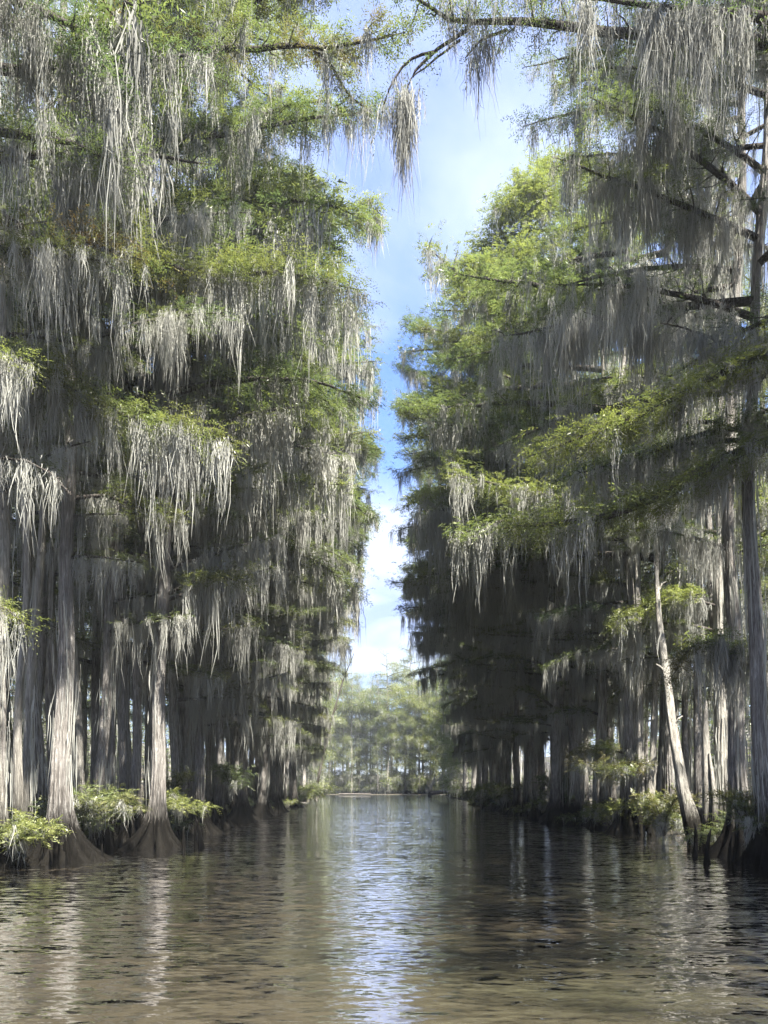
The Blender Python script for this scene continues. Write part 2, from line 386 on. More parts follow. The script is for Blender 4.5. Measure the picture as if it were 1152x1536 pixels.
# ------------------------------------------------------------------ trunks
def trunk_profile(R0, H, seed, lean=(0, 0), flare=2.4, fh=0.55):
    rg = np.random.default_rng(seed)
    ph = rg.random(4) * 2 * PI; am = rg.uniform(.05, .2, 2)
    def c(z):
        z = max(0.0, z)
        return np.array([lean[0] * z + am[0] * math.sin(z * .33 + ph[0]) - am[0] * math.sin(ph[0]) + .04 * math.sin(z * 1.1 + ph[2]),
                         lean[1] * z + am[1] * math.sin(z * .29 + ph[1]) - am[1] * math.sin(ph[1]), z])
    def r(z): return R0 * (max(0.04, 1 - (max(z, 0) / H)) ** 0.62) * (1 + flare * math.exp(-max(z, -.3) / fh)) * .62 + 0.01
    return c, r
def trunk_mesh(name, c, r, H, seed, mat, seg=48, flute=0.62, fh=1.25, z0=-0.5):
    rg = np.random.default_rng(seed + 5)
    nf = int(rg.integers(10, 15)); ph = rg.random() * 6.28; ph2 = rg.random(3) * 6.28
    zs = np.r_[np.linspace(z0, 2.4, 15), np.linspace(2.8, H, 34)]
    th = np.linspace(0, 2 * PI, seg, endpoint=False)
    V = []
    for z in zs:
        a = flute * math.exp(-max(z, 0) / fh) + 0.05
        rr = r(z) * (1 + a * (2 * np.abs(np.cos(nf * (th + 0.05 * z) / 2 + ph)) ** 0.8 - 1.2) + 0.07 * np.sin(2 * th + ph2[0] + z * .4) + 0.05 * np.sin(3 * th + ph2[1] - z * .7) + a * 0.35 * np.sin(th + ph2[2]))
        cc = c(z)
        V.append(np.stack([cc[0] + rr * np.cos(th), cc[1] + rr * np.sin(th), np.full(seg, z)], 1))
    V = np.concatenate(V); n = len(zs)
    i = np.arange(n - 1)[:, None] * seg; j = np.arange(seg)[None]; j2 = (j + 1) % seg
    q = np.stack([i + j, i + j2, i + seg + j2, i + seg + j], -1).reshape(-1, 4)
    return mesh_from(name, V, q, mat, smooth=True)
def trunk_moss(c, r, H, seed, n=260, zmax=0.75, zmin=1.6):
    rg = np.random.default_rng(seed + 9)
    z = rg.uniform(zmin + .6, H * zmax, n); k = n
    cl = rg.random(n // 8) * 2 * PI; ci = rg.integers(0, n // 8, k); th = cl[ci] + rg.normal(0, .16, k); z = np.clip((rg.uniform(zmin + .6, H * zmax, n // 8))[ci] + rg.normal(0, .5, k), zmin + .5, H)
    L = np.minimum(rg.lognormal(math.log(1.0), .55, k), 3.0); L = np.minimum(L, z - zmin * 0.4)
    rr = np.array([r(a) for a in z]) * 1.03 + np.abs(rg.normal(0, .10, k)) + .01
    C = np.array([c(a) for a in z]); C[:, 0] += rr * np.cos(th); C[:, 1] += rr * np.sin(th)
    dl = np.array([c(b) - c(a) for a, b in zip(z, z - L)])[:, :2] / L[:, None]
    return strands(C, L, rg.uniform(.010, .034, k), dl + rg.normal(0, .015, (k, 2)), rg, 0.03), np.clip(rg.random(k) * .6 + rg.random() * .4, 0, 1)

# ------------------------------------------------------------------ measured outline of the open sky (photo rows -> columns)
EL = [(0, 560), (60, 600), (130, 560), (250, 553), (340, 556), (430, 545), (490, 548), (560, 570), (620, 580), (700, 578), (760, 560), (830, 542), (900, 540), (960, 530), (1010, 515), (1080, 500), (1182, 490)]
ER = [(0, 620), (60, 700), (150, 790), (235, 850), (300, 745), (370, 705), (440, 655), (530, 605), (620, 600), (700, 592), (800, 605), (870, 600), (930, 600), (990, 610), (1040, 640), (1100, 665), (1182, 690)]
def edge_x(side, d, z):
    """world x that boughs at distance d and height z reach to, so the strip of open sky keeps its real width"""
    yy = 1182 - 1100 * (z - CAM_H) / d
    T = EL if side < 0 else ER
    px = np.interp(yy, [a for a, b in T], [b for a, b in T])
    return (px - 576) * d / 1100

ORD = ['first', 'second', 'third', 'fourth', 'fifth', 'sixth', 'seventh', 'eighth', 'ninth', 'tenth', 'eleventh', 'twelfth', 'thirteenth', 'fourteenth', 'fifteenth', 'sixteenth', 'seventeenth',
       'eighteenth', 'nineteenth', 'twentieth', 'twenty-first', 'twenty-second', 'twenty-third', 'twenty-fourth', 'twenty-fifth', 'twenty-sixth', 'twenty-seventh', 'twenty-eighth', 'twenty-ninth', 'thirtieth',
       'thirty-first', 'thirty-second', 'thirty-third', 'thirty-fourth', 'thirty-fifth', 'thirty-sixth', 'thirty-seventh', 'thirty-eighth', 'thirty-ninth', 'fortieth']
ORD += ['forty-' + o for o in ORD[:9]] + ['fiftieth'] + ['fifty-' + o for o in ORD[:9]]
BANK = {-1: 'left bank', 1: 'right bank'}

def tone(rg, base=0.45, rust=0.0): return (float(np.clip(base + rg.normal(0, .18), 0, 1)), float(np.clip(rust + rg.normal(0, .12), 0, 1)), 0, 1)

def near_tree(x, d, H, R0, seed, side, label, group, lean=(0, 0), n_limb=24, base_tone=0.45, rust=0.05, z_first=4.5, mat='bark', flare=2.3, reach_cut=1.0, zmax_limb=None, custom=()):
    rg = np.random.default_rng(seed)
    T = link('bald_cypress', None, loc=(x, d, 0)); T.empty_display_size = 1
    tag(T, label, 'tree', group)
    c, r = trunk_profile(R0, H, seed, lean, flare)
    link('trunk', trunk_mesh('cypress_trunk', c, r, H, seed, M[mat], seg=72 if d < 32 else 30), T)
    s, t = trunk_moss(c, r, H, seed)
    tag(link('trunk_moss', moss_mesh('trunk_moss', s, t), T, color=(0.55, 0, 0, 1)), kind='stuff')
    zt = zmax_limb or H
    for i in range(n_limb):
        f = (i + rg.random() * .8) / n_limb
        z = z_first + (zt * 0.985 - z_first) * f
        hfrac = z / H
        k = i % 3                                           # two of three reach over or along the channel
        towards = PI if side > 0 else 0.0
        if k < 2: az = towards + rg.normal(0, 0.55)
        else: az = towards + rg.uniform(1.2, 5.0)
        if hfrac < .35: kind = rg.choice(['mossy', 'mixed', 'short', 'mossy'])
        elif hfrac < .6: kind = rg.choice(['mossy', 'mixed', 'leafy', 'mixed'])
        else: kind = rg.choice(['leafy', 'leafy', 'mixed'])
        if hfrac > .8 and rg.random() < .7: kind = 'leafy'
        want = {True: 3.2 + 3.0 * hfrac, False: 6.2}[hfrac < .5]
        if kind == 'short': want = 2.6
        want *= rg.uniform(.65, 1.15) * min(1.0, 0.28 + 2.6 * (1 - hfrac))
        cc = c(z); bx = x + cc[0]
        lb = LIBN if d < 20 else LIB
        L, arr, ms = lb[kind][int(rg.integers(len(lb[kind])))]
        dirx = math.cos(az)
        if dirx * -side > 0.25:
            lim = abs(edge_x(side, d, z) - bx) if (edge_x(side, d, z) - bx) * -side > 0 else 0.4
            if hfrac >= .45 and k < 2 and lim < 11: want = max(want, lim / max(.5, abs(dirx)) * rg.uniform(.72, 1.0)) if rg.random() < .6 else want
            want = min(want, lim / abs(dirx) * 0.97)
        want *= reach_cut
        if want < 0.7: continue
        sc = want / L
        if sc > 1.45: sc = 1.45
        put_limb(ms, T, cc, (R(rg.normal(0, 6)), R(rg.uniform(-16, 10)), az), sc, tone(rg, base_tone, rust), tone(rg, .5))
    return T, c

# ------------------------------------------------------------------ whole trees for the rows behind (shared meshes)
def xf(arr, mat):
    sh = arr.shape; a = arr.reshape(-1, 3) @ mat[:3, :3].T + mat[:3, 3]; return a.reshape(sh)
def widen_leaf(e, k):
    c = e[:, 0:1]; return c + (e - c) * k
def widen_moss(s, k):
    c = s.mean(2, keepdims=True); return c + (s - c) * k
def baked_tree(seed, H, R0, n_limb, frac, wide, z_first, green=0.5, crown_w=5.5, fuzz=0.16, tilt=14, bark='bark'):
    rg = np.random.default_rng(seed)
    c, r = trunk_profile(R0, H, seed, (rg.normal(0, .012), rg.normal(0, .012)))
    tm = trunk_mesh('cypress_trunk_far', c, r, H, seed, M[bark], seg=30)
    LE, LT, ME, MT = [], [], [], []; wd = Wood()
    for i in range(n_limb):
        f = (i + rg.random()) / n_limb; z = z_first + (H * .985 - z_first) * f; h = z / H
        kind = rg.choice(['leafy', 'mixed', 'leafy'] if h > 1 - green else ['mossy', 'mixed', 'short'])
        L, ((wv, wq), leaf, moss), _ = LIB[kind][int(rg.integers(len(LIB[kind])))]
        want = crown_w * rg.uniform(.55, 1.1) * min(1, .25 + 2.4 * (1 - h)) * (0.55 + .6 * h)
        mt = np.array(Matrix.Translation(Vector(c(z))) @ Matrix.Rotation(i * 2.4 + rg.normal(0, .5), 4, 'Z') @ shear(math.tan(R(rg.uniform(-tilt * .6, tilt))), math.tan(R(rg.normal(0, tilt * .5)))) @ Matrix.Scale(want / L, 4))
        if leaf:
            pk = rg.random(len(leaf[0])) < frac; e_ = xf(widen_leaf(leaf[0][pk], wide), mt); LE.append(e_ + rg.normal(0, fuzz, (len(e_), 1, 3))); LT.append(leaf[1][pk])
        if moss:
            pk = rg.random(len(moss[0])) < frac; ME.append(xf(widen_moss(moss[0][pk], wide * 1.1), mt)); MT.append(moss[1][pk])
        wd.add(xf(wv[:7 * 14], mt), wq[(wq < 7 * 14).all(1)])
    s, t = trunk_moss(c, r, H, seed, 70 if R0 < .22 else 120); ME.append(widen_moss(s, 1.2)); MT.append(t)
    v, q = wd.arr()
    return (tm, mesh_from('crown_wood', v, q, M['limb'], smooth=True), leaf_mesh('crown_leaf', np.concatenate(LE), np.concatenate(LT)), moss_mesh('crown_moss', np.concatenate(ME), np.concatenate(MT)), H)
BAKED = [baked_tree(900 + i, H, R0, nl, fr, wd_, zf, g, cw) for i, (H, R0, nl, fr, wd_, zf, g, cw) in enumerate((
    (27, .34, 30, .20, 1.95, 7.5, .45, 5.0), (24, .28, 26, .20, 1.95, 7.0, .5, 4.5), (29, .38, 32, .18, 2.0, 8.0, .4, 5.5), (22, .24, 24, .20, 1.9, 6.5, .55, 4.0)))]
THIN = [baked_tree(950 + i, H, R0, nl, .17, 2.0, zf, .5, 3.0, bark=bk) for i, (H, R0, nl, zf, bk) in enumerate(((20, .16, 14, 9, 'pale_bark'), (17, .13, 12, 8, 'bark'), (22, .20, 16, 10, 'bark'), (21, .15, 13, 9, 'pale_bark')))]
LUSH = [baked_tree(970 + i, H, R0, nl, .11, 3.6, zf, .8, 5.5, .38, 24) for i, (H, R0, nl, zf) in enumerate(((27, .34, 50, 1.2), (24, .28, 46, 1.0)))]
def far_tree(x, d, k, seed, label, group, scale=1.0, base_tone=.45, rust=.05, lib=None):
    rg = np.random.default_rng(seed)
    lib = lib or BAKED
    tm, wm, lm, mm, H = lib[k % len(lib)]
    T = link('bald_cypress', None, loc=(x, d, 0), rot=(0, 0, rg.uniform(0, 6.28)), scale=(scale * rg.uniform(.92, 1.08), scale * rg.uniform(.92, 1.08), scale * rg.uniform(.92, 1.08)))
    tag(T, label, 'tree', group)
    link('trunk', tm, T); tag(link('branchwork', wm, T), kind='stuff')
    tag(link('foliage', lm, T, color=tone(rg, base_tone, rust)), kind='stuff'); tag(link('spanish_moss', mm, T, color=tone(rg, .5)), kind='stuff')
    return T

# ------------------------------------------------------------------ ground and water
def grid(name, x0, x1, y0, y1, nx, ny, fz, mat, fx=None):
    xs = np.linspace(0, 1, nx); ys = np.linspace(y0, y1, ny)
    V = np.empty((ny, nx, 3))
    for j, y in enumerate(ys):
        a = x0(y) if callable(x0) else x0
        V[j, :, 0] = a + (x1 - a) * xs ** 2.2; V[j, :, 1] = y
        V[j, :, 2] = [fz(i / (nx - 1), x, y) for i, x in enumerate(V[j, :, 0])]
    i = np.arange(ny - 1)[:, None] * nx; j = np.arange(nx - 1)[None]
    q = np.stack([i + j, i + j + 1, i + nx + j + 1, i + nx + j], -1).reshape(-1, 4)
    if x1 < 0: q = q[:, ::-1]
    return mesh_from(name, V.reshape(-1, 3), q, mat, smooth=True)
wm = mesh_from('water_surface', [(-1500, -1500, 0), (1500, -1500, 0), (1500, 1500, 0), (-1500, 1500, 0)], [(0, 1, 2, 3)], M['water'])
tag(link('river_water', wm), kind='structure')
bm_ = mesh_from('riverbed_sheet', [(-1500, -1500, -1.2), (1500, -1500, -1.2), (1500, 1500, -1.2), (-1500, 1500, -1.2)], [(0, 1, 2, 3)], M['mud'])
tag(link('riverbed', bm_), kind='structure')
def bank_left(y): return -8.6 - 0.9 * math.sin(y * .11) - max(0, y - 70) * 0.05 + 0.4 * math.sin(y * .53) - (1.5 if 74 < y < 96 else 0)
def bank_right(y): return 10.4 + 0.5 * math.sin(y * .17 + 1) + max(0, y - 80) * 0.045 + 0.4 * math.sin(y * .61)
def bz(u, x, y): return -0.5 + min(1, u * 9) * 0.72 + max(0, min(1, (abs(x) - 34) / 30)) * 14.0 + 0.12 * math.sin(x * 1.3 + y * .7) * min(1, u * 6) + 0.08 * math.sin(x * .6 - y * 1.9) * min(1, u * 6)
tag(link('left_river_bank', grid('left_bank_mesh', lambda y: bank_left(y) - .6, -160, -30, 420, 30, 260, bz, M['mud'])), kind='structure')
tag(link('right_river_bank', grid('right_bank_mesh', lambda y: bank_right(y) + .6, 160, -30, 420, 30, 260, bz, M['mud'])), kind='structure')
tag(link('far_river_bank', mesh_from('far_bank_mesh', [(x, y, {194: -.4, 197: .12 + .1 * math.sin(x), 215: .3, 245: 5 + 1.5 * math.sin(x * .2), 420: 9}[y]) for y in (194, 197, 215, 245, 420) for x in range(-100, 101, 10)],
    [(j * 21 + i, j * 21 + i + 1, j * 21 + 22 + i, j * 21 + 21 + i) for j in range(4) for i in range(20)], M['mud'])), kind='structure')

# ------------------------------------------------------------------ custom boughs traced at their own distance
def P3(px, py, d): return np.array([(px - 576) * d / 1100, d, (1182 - py) * d / 1100 + CAM_H])
def bough(T, pts, d, seed, r0=0.09, color=(0.5, 0, 0, 1), mcol=(0.5, 0, 0, 1), dd=None, label=None, c=None, **k):
    k.setdefault('wide', .62 if d < 15 else .78 if d < 20 else .9); k['leaf_d'] = k.get('leaf_d', 1) * 1.25; k.setdefault('m', 8); k['moss_d'] = k.get('moss_d', 1) * 1.3
    """PTS: (px, py) along the bough; d: distance, dd: change of distance along it"""
    o = np.array(T.location)
    P = np.array([P3(px, py, d + (dd or 0) * i / max(1, len(pts) - 1)) for i, (px, py) in enumerate(pts)]) - o
    if c is not None:
        z = P[0][2]; P[0] = c(z)
    return put_limb(limb_meshes('bough', limb_arrays(P, r0, seed, **k)), T, color=color, mosscol=mcol, label=label)

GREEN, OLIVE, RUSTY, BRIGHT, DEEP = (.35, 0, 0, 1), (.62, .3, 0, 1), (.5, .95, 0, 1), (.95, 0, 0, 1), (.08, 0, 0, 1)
GRP = {-1: 'moss-hung cypresses standing in the water along the left bank', 1: 'moss-hung cypresses standing in the water along the right bank'}

# ---- left bank, trunks seen one by one
def X(px, d): return (px - 576) * d / 1100
near_L = [  # px, d, H, R0, lean, label
    (-175, 13.0, 23, .40, (0, 0), 'tall cypress nearest the boat on the left bank, its boughs entering at the picture edge', {}),
    (-95, 15.2, 24, .34, (0, 0), 'grey cypress just beyond the picture edge on the left, second from the boat', {}),
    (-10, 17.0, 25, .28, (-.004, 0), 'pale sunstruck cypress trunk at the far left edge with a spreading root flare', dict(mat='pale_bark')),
    (58, 21.0, 25, .24, (0, 0), 'slender pale trunk between the leftmost trunk and the big dark buttress', {}),
    (92, 18.2, 26, .31, (.004, 0), 'big cypress with dark fluted buttress, thickest base near the left edge', dict(flare=2.6)),
    (150, 22.5, 25, .24, (.022, 0), 'slanting cypress trunk behind the broad drooping olive shrub on the left bank', {}),
    (180, 25.0, 26, .22, (.03, 0), 'thin leaning cypress just behind the low leafy spray', {}),
    (205, 24.5, 25, .24, (0, 0), 'straight moss-streaked trunk immediately left of the flared skirt-like base', {}),
    (236, 22.3, 27, .29, (.008, 0), 'moss-wrapped cypress whose base spreads like a pleated skirt', dict(flare=2.8)),
    (262, 28.0, 25, .22, (0, 0), 'narrow trunk just right of the pleated skirt base', {}),
    (300, 29.5, 27, .30, (0, 0), 'dark cypress with ribbed base, second to the right of the pleated skirt base', {}),
    (330, 34.0, 26, .26, (0, 0), 'cypress with low pale moss tuft, third to the right of the pleated skirt base', {}),
]
TL = []
for i, (px, d, H, R0, lean, lab, kw) in enumerate(near_L):
    kw = dict(kw)
    # the two that enter from the edge carry the boughs built one by one below
    T, c = near_tree(X(px, d), d, H, R0, 300 + i, -1, lab, GRP[-1], lean, n_limb=[6, 7, 12, 13, 14, 18, 20, 20, 22, 22, 22, 22][i], base_tone=[.4, .4, .5, .4, .35, .5, .45, .5, .5, .6, .5, .5][i],
                     rust=.2 if i < 6 else .1, z_first=[10, 10, 8, 8, 7, 6, 6, 6, 7, 5, 5, 5][i], reach_cut=[.7, .7, .7, .75, .8, .9, .9, .9, 1, 1, 1, 1][i], **kw)
    TL.append((T, c))
# ---- right bank
near_R = [
    (1370, 13.2, 24, .42, (0, 0), 'tall right bank cypress nearest the boat, its bough crossing the top of the sky', {}),
    (1262, 15.5, 24, .36, (0, 0), 'dark cypress just beyond the right picture edge that carries the thick mossy boughs', {}),
    (1150, 17.2, 25, .26, (0, 0), 'dark cypress rising from the waterline at the right picture edge', {}),
    (1108, 19.5, 26, .30, (.004, 0), 'cypress with a dark ragged root mass beside the right picture edge', dict(flare=2.5)),
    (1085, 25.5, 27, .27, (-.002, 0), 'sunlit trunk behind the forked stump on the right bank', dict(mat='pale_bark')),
    (935, 29.5, 26, .26, (0, 0), 'dark cypress just left of the pair of smooth pale trunks', {}),
    (1000, 30.5, 25, .26, (0, 0), 'cypress behind the leaning pale snag on the right bank', {}),
    (905, 34.0, 27, .28, (0, 0), 'moss-curtained cypress two trunks left of the smooth pale pair', {}),
]
TR = []
for i, (px, d, H, R0, lean, lab, kw) in enumerate(near_R):
    T, c = near_tree(X(px, d), d, H, R0, 400 + i, 1, lab, GRP[1], lean, n_limb=[14, 16, 26, 18, 20, 22, 22, 22][i], base_tone=[.3, .3, .4, .45, .6, .5, .5, .4][i], z_first=[11, 11, 9, 8, 6, 6, 6, 5][i],
                     reach_cut=[.45, .42, .85, .8, .9, 1, 1, 1][i], **kw)
    TR.append((T, c))

# the boughs the photograph lets one follow
A, cA = TR[0]
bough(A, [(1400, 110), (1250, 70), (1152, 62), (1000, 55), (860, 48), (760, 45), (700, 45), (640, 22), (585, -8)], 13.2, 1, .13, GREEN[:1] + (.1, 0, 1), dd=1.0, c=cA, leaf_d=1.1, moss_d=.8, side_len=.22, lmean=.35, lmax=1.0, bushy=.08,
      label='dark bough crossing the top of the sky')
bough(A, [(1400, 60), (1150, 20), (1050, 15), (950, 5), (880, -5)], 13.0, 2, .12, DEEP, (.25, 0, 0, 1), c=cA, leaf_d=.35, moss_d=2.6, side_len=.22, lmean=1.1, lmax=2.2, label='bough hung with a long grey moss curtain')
bough(A, [(700, 45), (655, 75), (625, 100), (608, 135), (600, 175)], 14.0, 3, .028, GREEN, (-.5, 0, 0, 1), leaf_d=.05, moss_d=1.8, side_len=.16, lmean=1.0, lmax=2.1, first=.75, moss_from=.72, label='thin drooping twig ending in dark moss')
bough(A, [(650, 78), (622, 84), (600, 104), (584, 140), (580, 165)], 14.0, 31, .018, GREEN, (-.5, 0, 0, 1), leaf_d=.1, moss_d=1.4, side_len=.14, lmean=.6, lmax=1.3, first=.5, moss_from=.5)
bough(A, [(690, 60), (640, 95), (612, 118)], 14.0, 32, .015, GREEN, (.0, 0, 0, 1), leaf_d=.5, moss_d=1.2, side_len=.2, lmean=.35, lmax=.8, first=.3)
bough(A, [(760, 45), (720, 60), (695, 90)], 14.0, 4, .02, GREEN, (-.5, 0, 0, 1), leaf_d=.3, moss_d=1.4, side_len=.12, lmean=.9, lmax=2.0)
bough(A, [(1300, 10), (1050, -30), (900, -40), (740, -20), (660, -25)], 13.6, 41, .1, GREEN, (.2, 0, 0, 1), c=cA, leaf_d=.9, moss_d=1.4, side_len=.3, lmean=.6, lmax=1.6)
B, cB = TR[1]
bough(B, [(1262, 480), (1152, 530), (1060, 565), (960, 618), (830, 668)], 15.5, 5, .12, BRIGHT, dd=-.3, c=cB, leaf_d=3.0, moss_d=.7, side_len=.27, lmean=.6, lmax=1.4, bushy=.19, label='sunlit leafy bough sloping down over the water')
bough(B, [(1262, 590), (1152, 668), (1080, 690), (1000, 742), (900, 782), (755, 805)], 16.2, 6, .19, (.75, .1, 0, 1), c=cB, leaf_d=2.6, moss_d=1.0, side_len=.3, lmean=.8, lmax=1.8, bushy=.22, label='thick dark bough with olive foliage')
bough(B, [(1262, 560), (1152, 640), (1060, 650), (940, 690), (850, 720)], 17.2, 61, .08, GREEN, c=cB, leaf_d=1.5, moss_d=1.2, side_len=.26, lmean=.8, lmax=1.8, bushy=.14)
C_, cC = TR[3]
bough(C_, [(1108, 130), (1000, 140), (900, 160), (795, 185)], 19.5, 7, .09, DEEP, dd=.8, c=cC, leaf_d=1.4, moss_d=1.0, side_len=.3, lmean=.7)
bough(C_, [(1108, 240), (1000, 232), (900, 235), (850, 245)], 19.5, 8, .08, GREEN, c=cC, leaf_d=.7, moss_d=2.0, side_len=.3, lmean=1.0)
bough(C_, [(1120, 985), (1090, 965), (1060, 962), (1030, 975), (1015, 1010)], 18.6, 9, .05, (.4, .7, 0, 1), (.3, 0, 0, 1), c=cC, leaf_d=3.0, moss_d=4.0, side_len=.42, lmean=1.0, lmax=2.1, bushy=.13, first=.1, start_leaf=.1, label='arched bough bearing a round dark moss clump')
for q, (py, tip, yy) in enumerate(((60, 960, 100), (180, 980, 215), (330, 1010, 345), (290, 930, 300), (430, 960, 450))):
    bough(C_, [(1108, py), (1060, py + 5), (1010, (py + yy) / 2), (tip, yy)], 19.5, 70 + q, .07, GREEN, (.5, 0, 0, 1), dd=-.6, c=cC, leaf_d=.5, moss_d=2.0, side_len=.34, lmean=1.2, lmax=3.0)
D_, cD = TR[4]
bough(D_, [(1085, 410), (1020, 400), (960, 395), (900, 420)], 24, 10, .09, GREEN, (.8, 0, 0, 1), c=cD, leaf_d=.3, moss_d=2.2, lmean=1.3, lmax=3.0)
bough(D_, [(1085, 905), (1010, 890), (960, 915), (930, 930)], 25, 11, .04, BRIGHT, (.6, 0, 0, 1), dd=-1, c=cD, leaf_d=2.2, moss_d=.8, lmean=.6, side_len=.4, bushy=.15, label='short bough with bright yellow-green foliage')
E_, cE = TR[5]
bough(E_, [(935, 1130), (900, 1122), (868, 1128)], 29, 12, .04, (.7, .6, 0, 1), (.5, 0, 0, 1), dd=-1, c=cE, leaf_d=2.4, moss_d=1.5, lmean=.6, side_len=.5, bushy=.15)
F_, cF = TR[6]
bough(F_, [(1000, 290), (930, 300), (880, 320), (820, 350)], 30, 13, .09, GREEN, (.7, 0, 0, 1), c=cF, leaf_d=1.6, moss_d=1.5, lmean=1.0)
# left ones
A, cA = TL[0]
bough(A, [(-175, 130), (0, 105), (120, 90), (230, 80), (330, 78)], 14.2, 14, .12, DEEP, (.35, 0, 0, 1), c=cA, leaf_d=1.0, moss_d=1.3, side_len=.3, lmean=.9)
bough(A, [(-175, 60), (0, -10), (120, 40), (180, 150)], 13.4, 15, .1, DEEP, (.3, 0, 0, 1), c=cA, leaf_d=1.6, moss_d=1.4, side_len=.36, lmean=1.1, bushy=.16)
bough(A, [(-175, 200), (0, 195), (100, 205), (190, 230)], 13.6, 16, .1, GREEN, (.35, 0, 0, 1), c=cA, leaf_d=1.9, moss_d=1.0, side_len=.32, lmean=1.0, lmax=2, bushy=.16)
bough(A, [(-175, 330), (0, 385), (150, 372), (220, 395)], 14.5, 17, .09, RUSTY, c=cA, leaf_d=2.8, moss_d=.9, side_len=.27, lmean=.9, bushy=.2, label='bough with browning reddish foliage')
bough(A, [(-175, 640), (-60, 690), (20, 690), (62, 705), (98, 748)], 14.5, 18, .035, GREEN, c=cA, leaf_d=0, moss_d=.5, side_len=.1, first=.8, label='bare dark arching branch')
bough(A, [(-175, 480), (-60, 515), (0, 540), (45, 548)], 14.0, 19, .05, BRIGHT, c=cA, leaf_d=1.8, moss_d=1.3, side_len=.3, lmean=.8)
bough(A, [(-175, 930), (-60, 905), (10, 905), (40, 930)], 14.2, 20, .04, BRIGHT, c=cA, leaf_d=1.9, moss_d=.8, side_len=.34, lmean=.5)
B, cB = TL[1]
bough(B, [(-95, 60), (100, 85), (230, 82), (400, 76), (500, 72), (595, 48)], 16.5, 21, .13, (.5, .8, 0, 1), c=cB, dd=.4, leaf_d=1.35, moss_d=.8, side_len=.25, lmean=.55, lmax=1.5, bushy=.12, label='long bough reaching into the sky, foliage brown-green')
bough(B, [(470, 74), (500, 100), (520, 140), (560, 165)], 16.9, 22, .03, (.3, .5, 0, 1), (.1, 0, 0, 1), leaf_d=1.2, moss_d=.9, side_len=.25, lmean=.5, first=.2)
bough(B, [(-95, 400), (100, 378), (220, 385), (330, 412), (430, 405), (545, 428)], 17.5, 23, .12, OLIVE, c=cB, dd=1, leaf_d=2.8, moss_d=1.0, side_len=.28, lmean=.9, bushy=.2, label='long olive-green bough at mid height')
bough(B, [(-95, 540), (0, 560), (100, 582), (200, 640), (335, 678)], 16.8, 24, .09, OLIVE, c=cB, leaf_d=2.6, moss_d=1.3, side_len=.28, lmean=1.0, bushy=.2, label='olive bough drooping across the trunks')
C_, cC = TL[4]
bough(C_, [(92, 300), (200, 215), (330, 205), (450, 185), (562, 168)], 19, 25, .11, GREEN, c=cC, dd=1.5, leaf_d=1.5, moss_d=.9, side_len=.3, lmean=.8, bushy=.14)
bough(C_, [(92, 480), (180, 430), (300, 330), (430, 285), (555, 318)], 21, 26, .1, BRIGHT, c=cC, dd=2, leaf_d=1.3, moss_d=1.0, side_len=.3, lmean=.9, bushy=.14)
bough(C_, [(92, 760), (160, 742), (230, 765), (290, 770)], 19, 27, .05, OLIVE, c=cC, leaf_d=1.2, moss_d=1.4, side_len=.32, lmean=.9)
D_, cD = TL[8]
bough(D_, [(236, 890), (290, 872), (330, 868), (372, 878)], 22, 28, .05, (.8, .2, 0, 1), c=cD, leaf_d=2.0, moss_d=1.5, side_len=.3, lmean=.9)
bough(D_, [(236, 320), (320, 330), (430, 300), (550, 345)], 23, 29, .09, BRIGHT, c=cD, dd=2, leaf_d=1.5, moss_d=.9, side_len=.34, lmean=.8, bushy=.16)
E_, cE = TL[10]
bough(E_, [(300, 668), (345, 655), (440, 648), (505, 690)], 29, 30, .06, GREEN, (.6, 0, 0, 1), c=cE, leaf_d=0.0, moss_d=2.0, side_len=.25, lmean=1.2, lmax=2.6, label='bare pale-topped branch hung with moss')

G_, cG = near_tree(9.6, 37.5, 35, .36, 488, 1, 'tall cypress whose dense bright green crown rises above its right bank neighbours', GRP[1], n_limb=34, base_tone=.75, rust=0, z_first=11)
for q, pth in enumerate(([(858, 300), (800, 288), (742, 312)], [(858, 345), (790, 345), (712, 372)], [(858, 275), (835, 255), (812, 252)], [(858, 295), (905, 280), (945, 300)], [(858, 320), (830, 300), (775, 290)], [(858, 268), (872, 250), (890, 258)],
                         [(858, 390), (780, 400), (690, 415)], [(858, 360), (910, 345), (960, 350)])):
    bough(G_, pth, 37.5, 90 + q, .07, (.9, 0, 0, 1), dd=-1.5 + (q % 3) * 1.5, c=cG, leaf_d=1.7, moss_d=.25, side_len=.55, lmean=.5, bushy=.4, wide=1.5, m=7)
E_, cE = TL[11]
bough(E_, [(330, 648), (430, 640), (500, 655), (530, 668), (560, 690)], 34, 33, .08, DEEP, (.2, 0, 0, 1), dd=8, c=cE, leaf_d=.8, moss_d=1.0, side_len=.26, lmean=.9)
bough(E_, [(330, 560), (430, 600), (510, 605), (562, 588)], 34, 34, .08, DEEP, (.3, 0, 0, 1), dd=8, c=cE, leaf_d=.7, moss_d=.4, side_len=.34, lmean=.8)
bough(E_, [(330, 760), (430, 770), (520, 772), (562, 780)], 34, 37, .07, OLIVE, (.3, 0, 0, 1), dd=10, c=cE, leaf_d=.6, moss_d=.5, side_len=.22, lmean=.8)
F_, cF = TR[7]
bough(F_, [(905, 745), (780, 775), (680, 790), (600, 800)], 34, 35, .09, GREEN, (.3, 0, 0, 1), dd=10, c=cF, leaf_d=.7, moss_d=.6, side_len=.24, lmean=.9)
bough(F_, [(905, 520), (800, 560), (700, 575), (606, 545)], 34, 36, .09, GREEN, (.4, 0, 0, 1), dd=9, c=cF, leaf_d=1.3, moss_d=1.0, side_len=.3, lmean=.8)
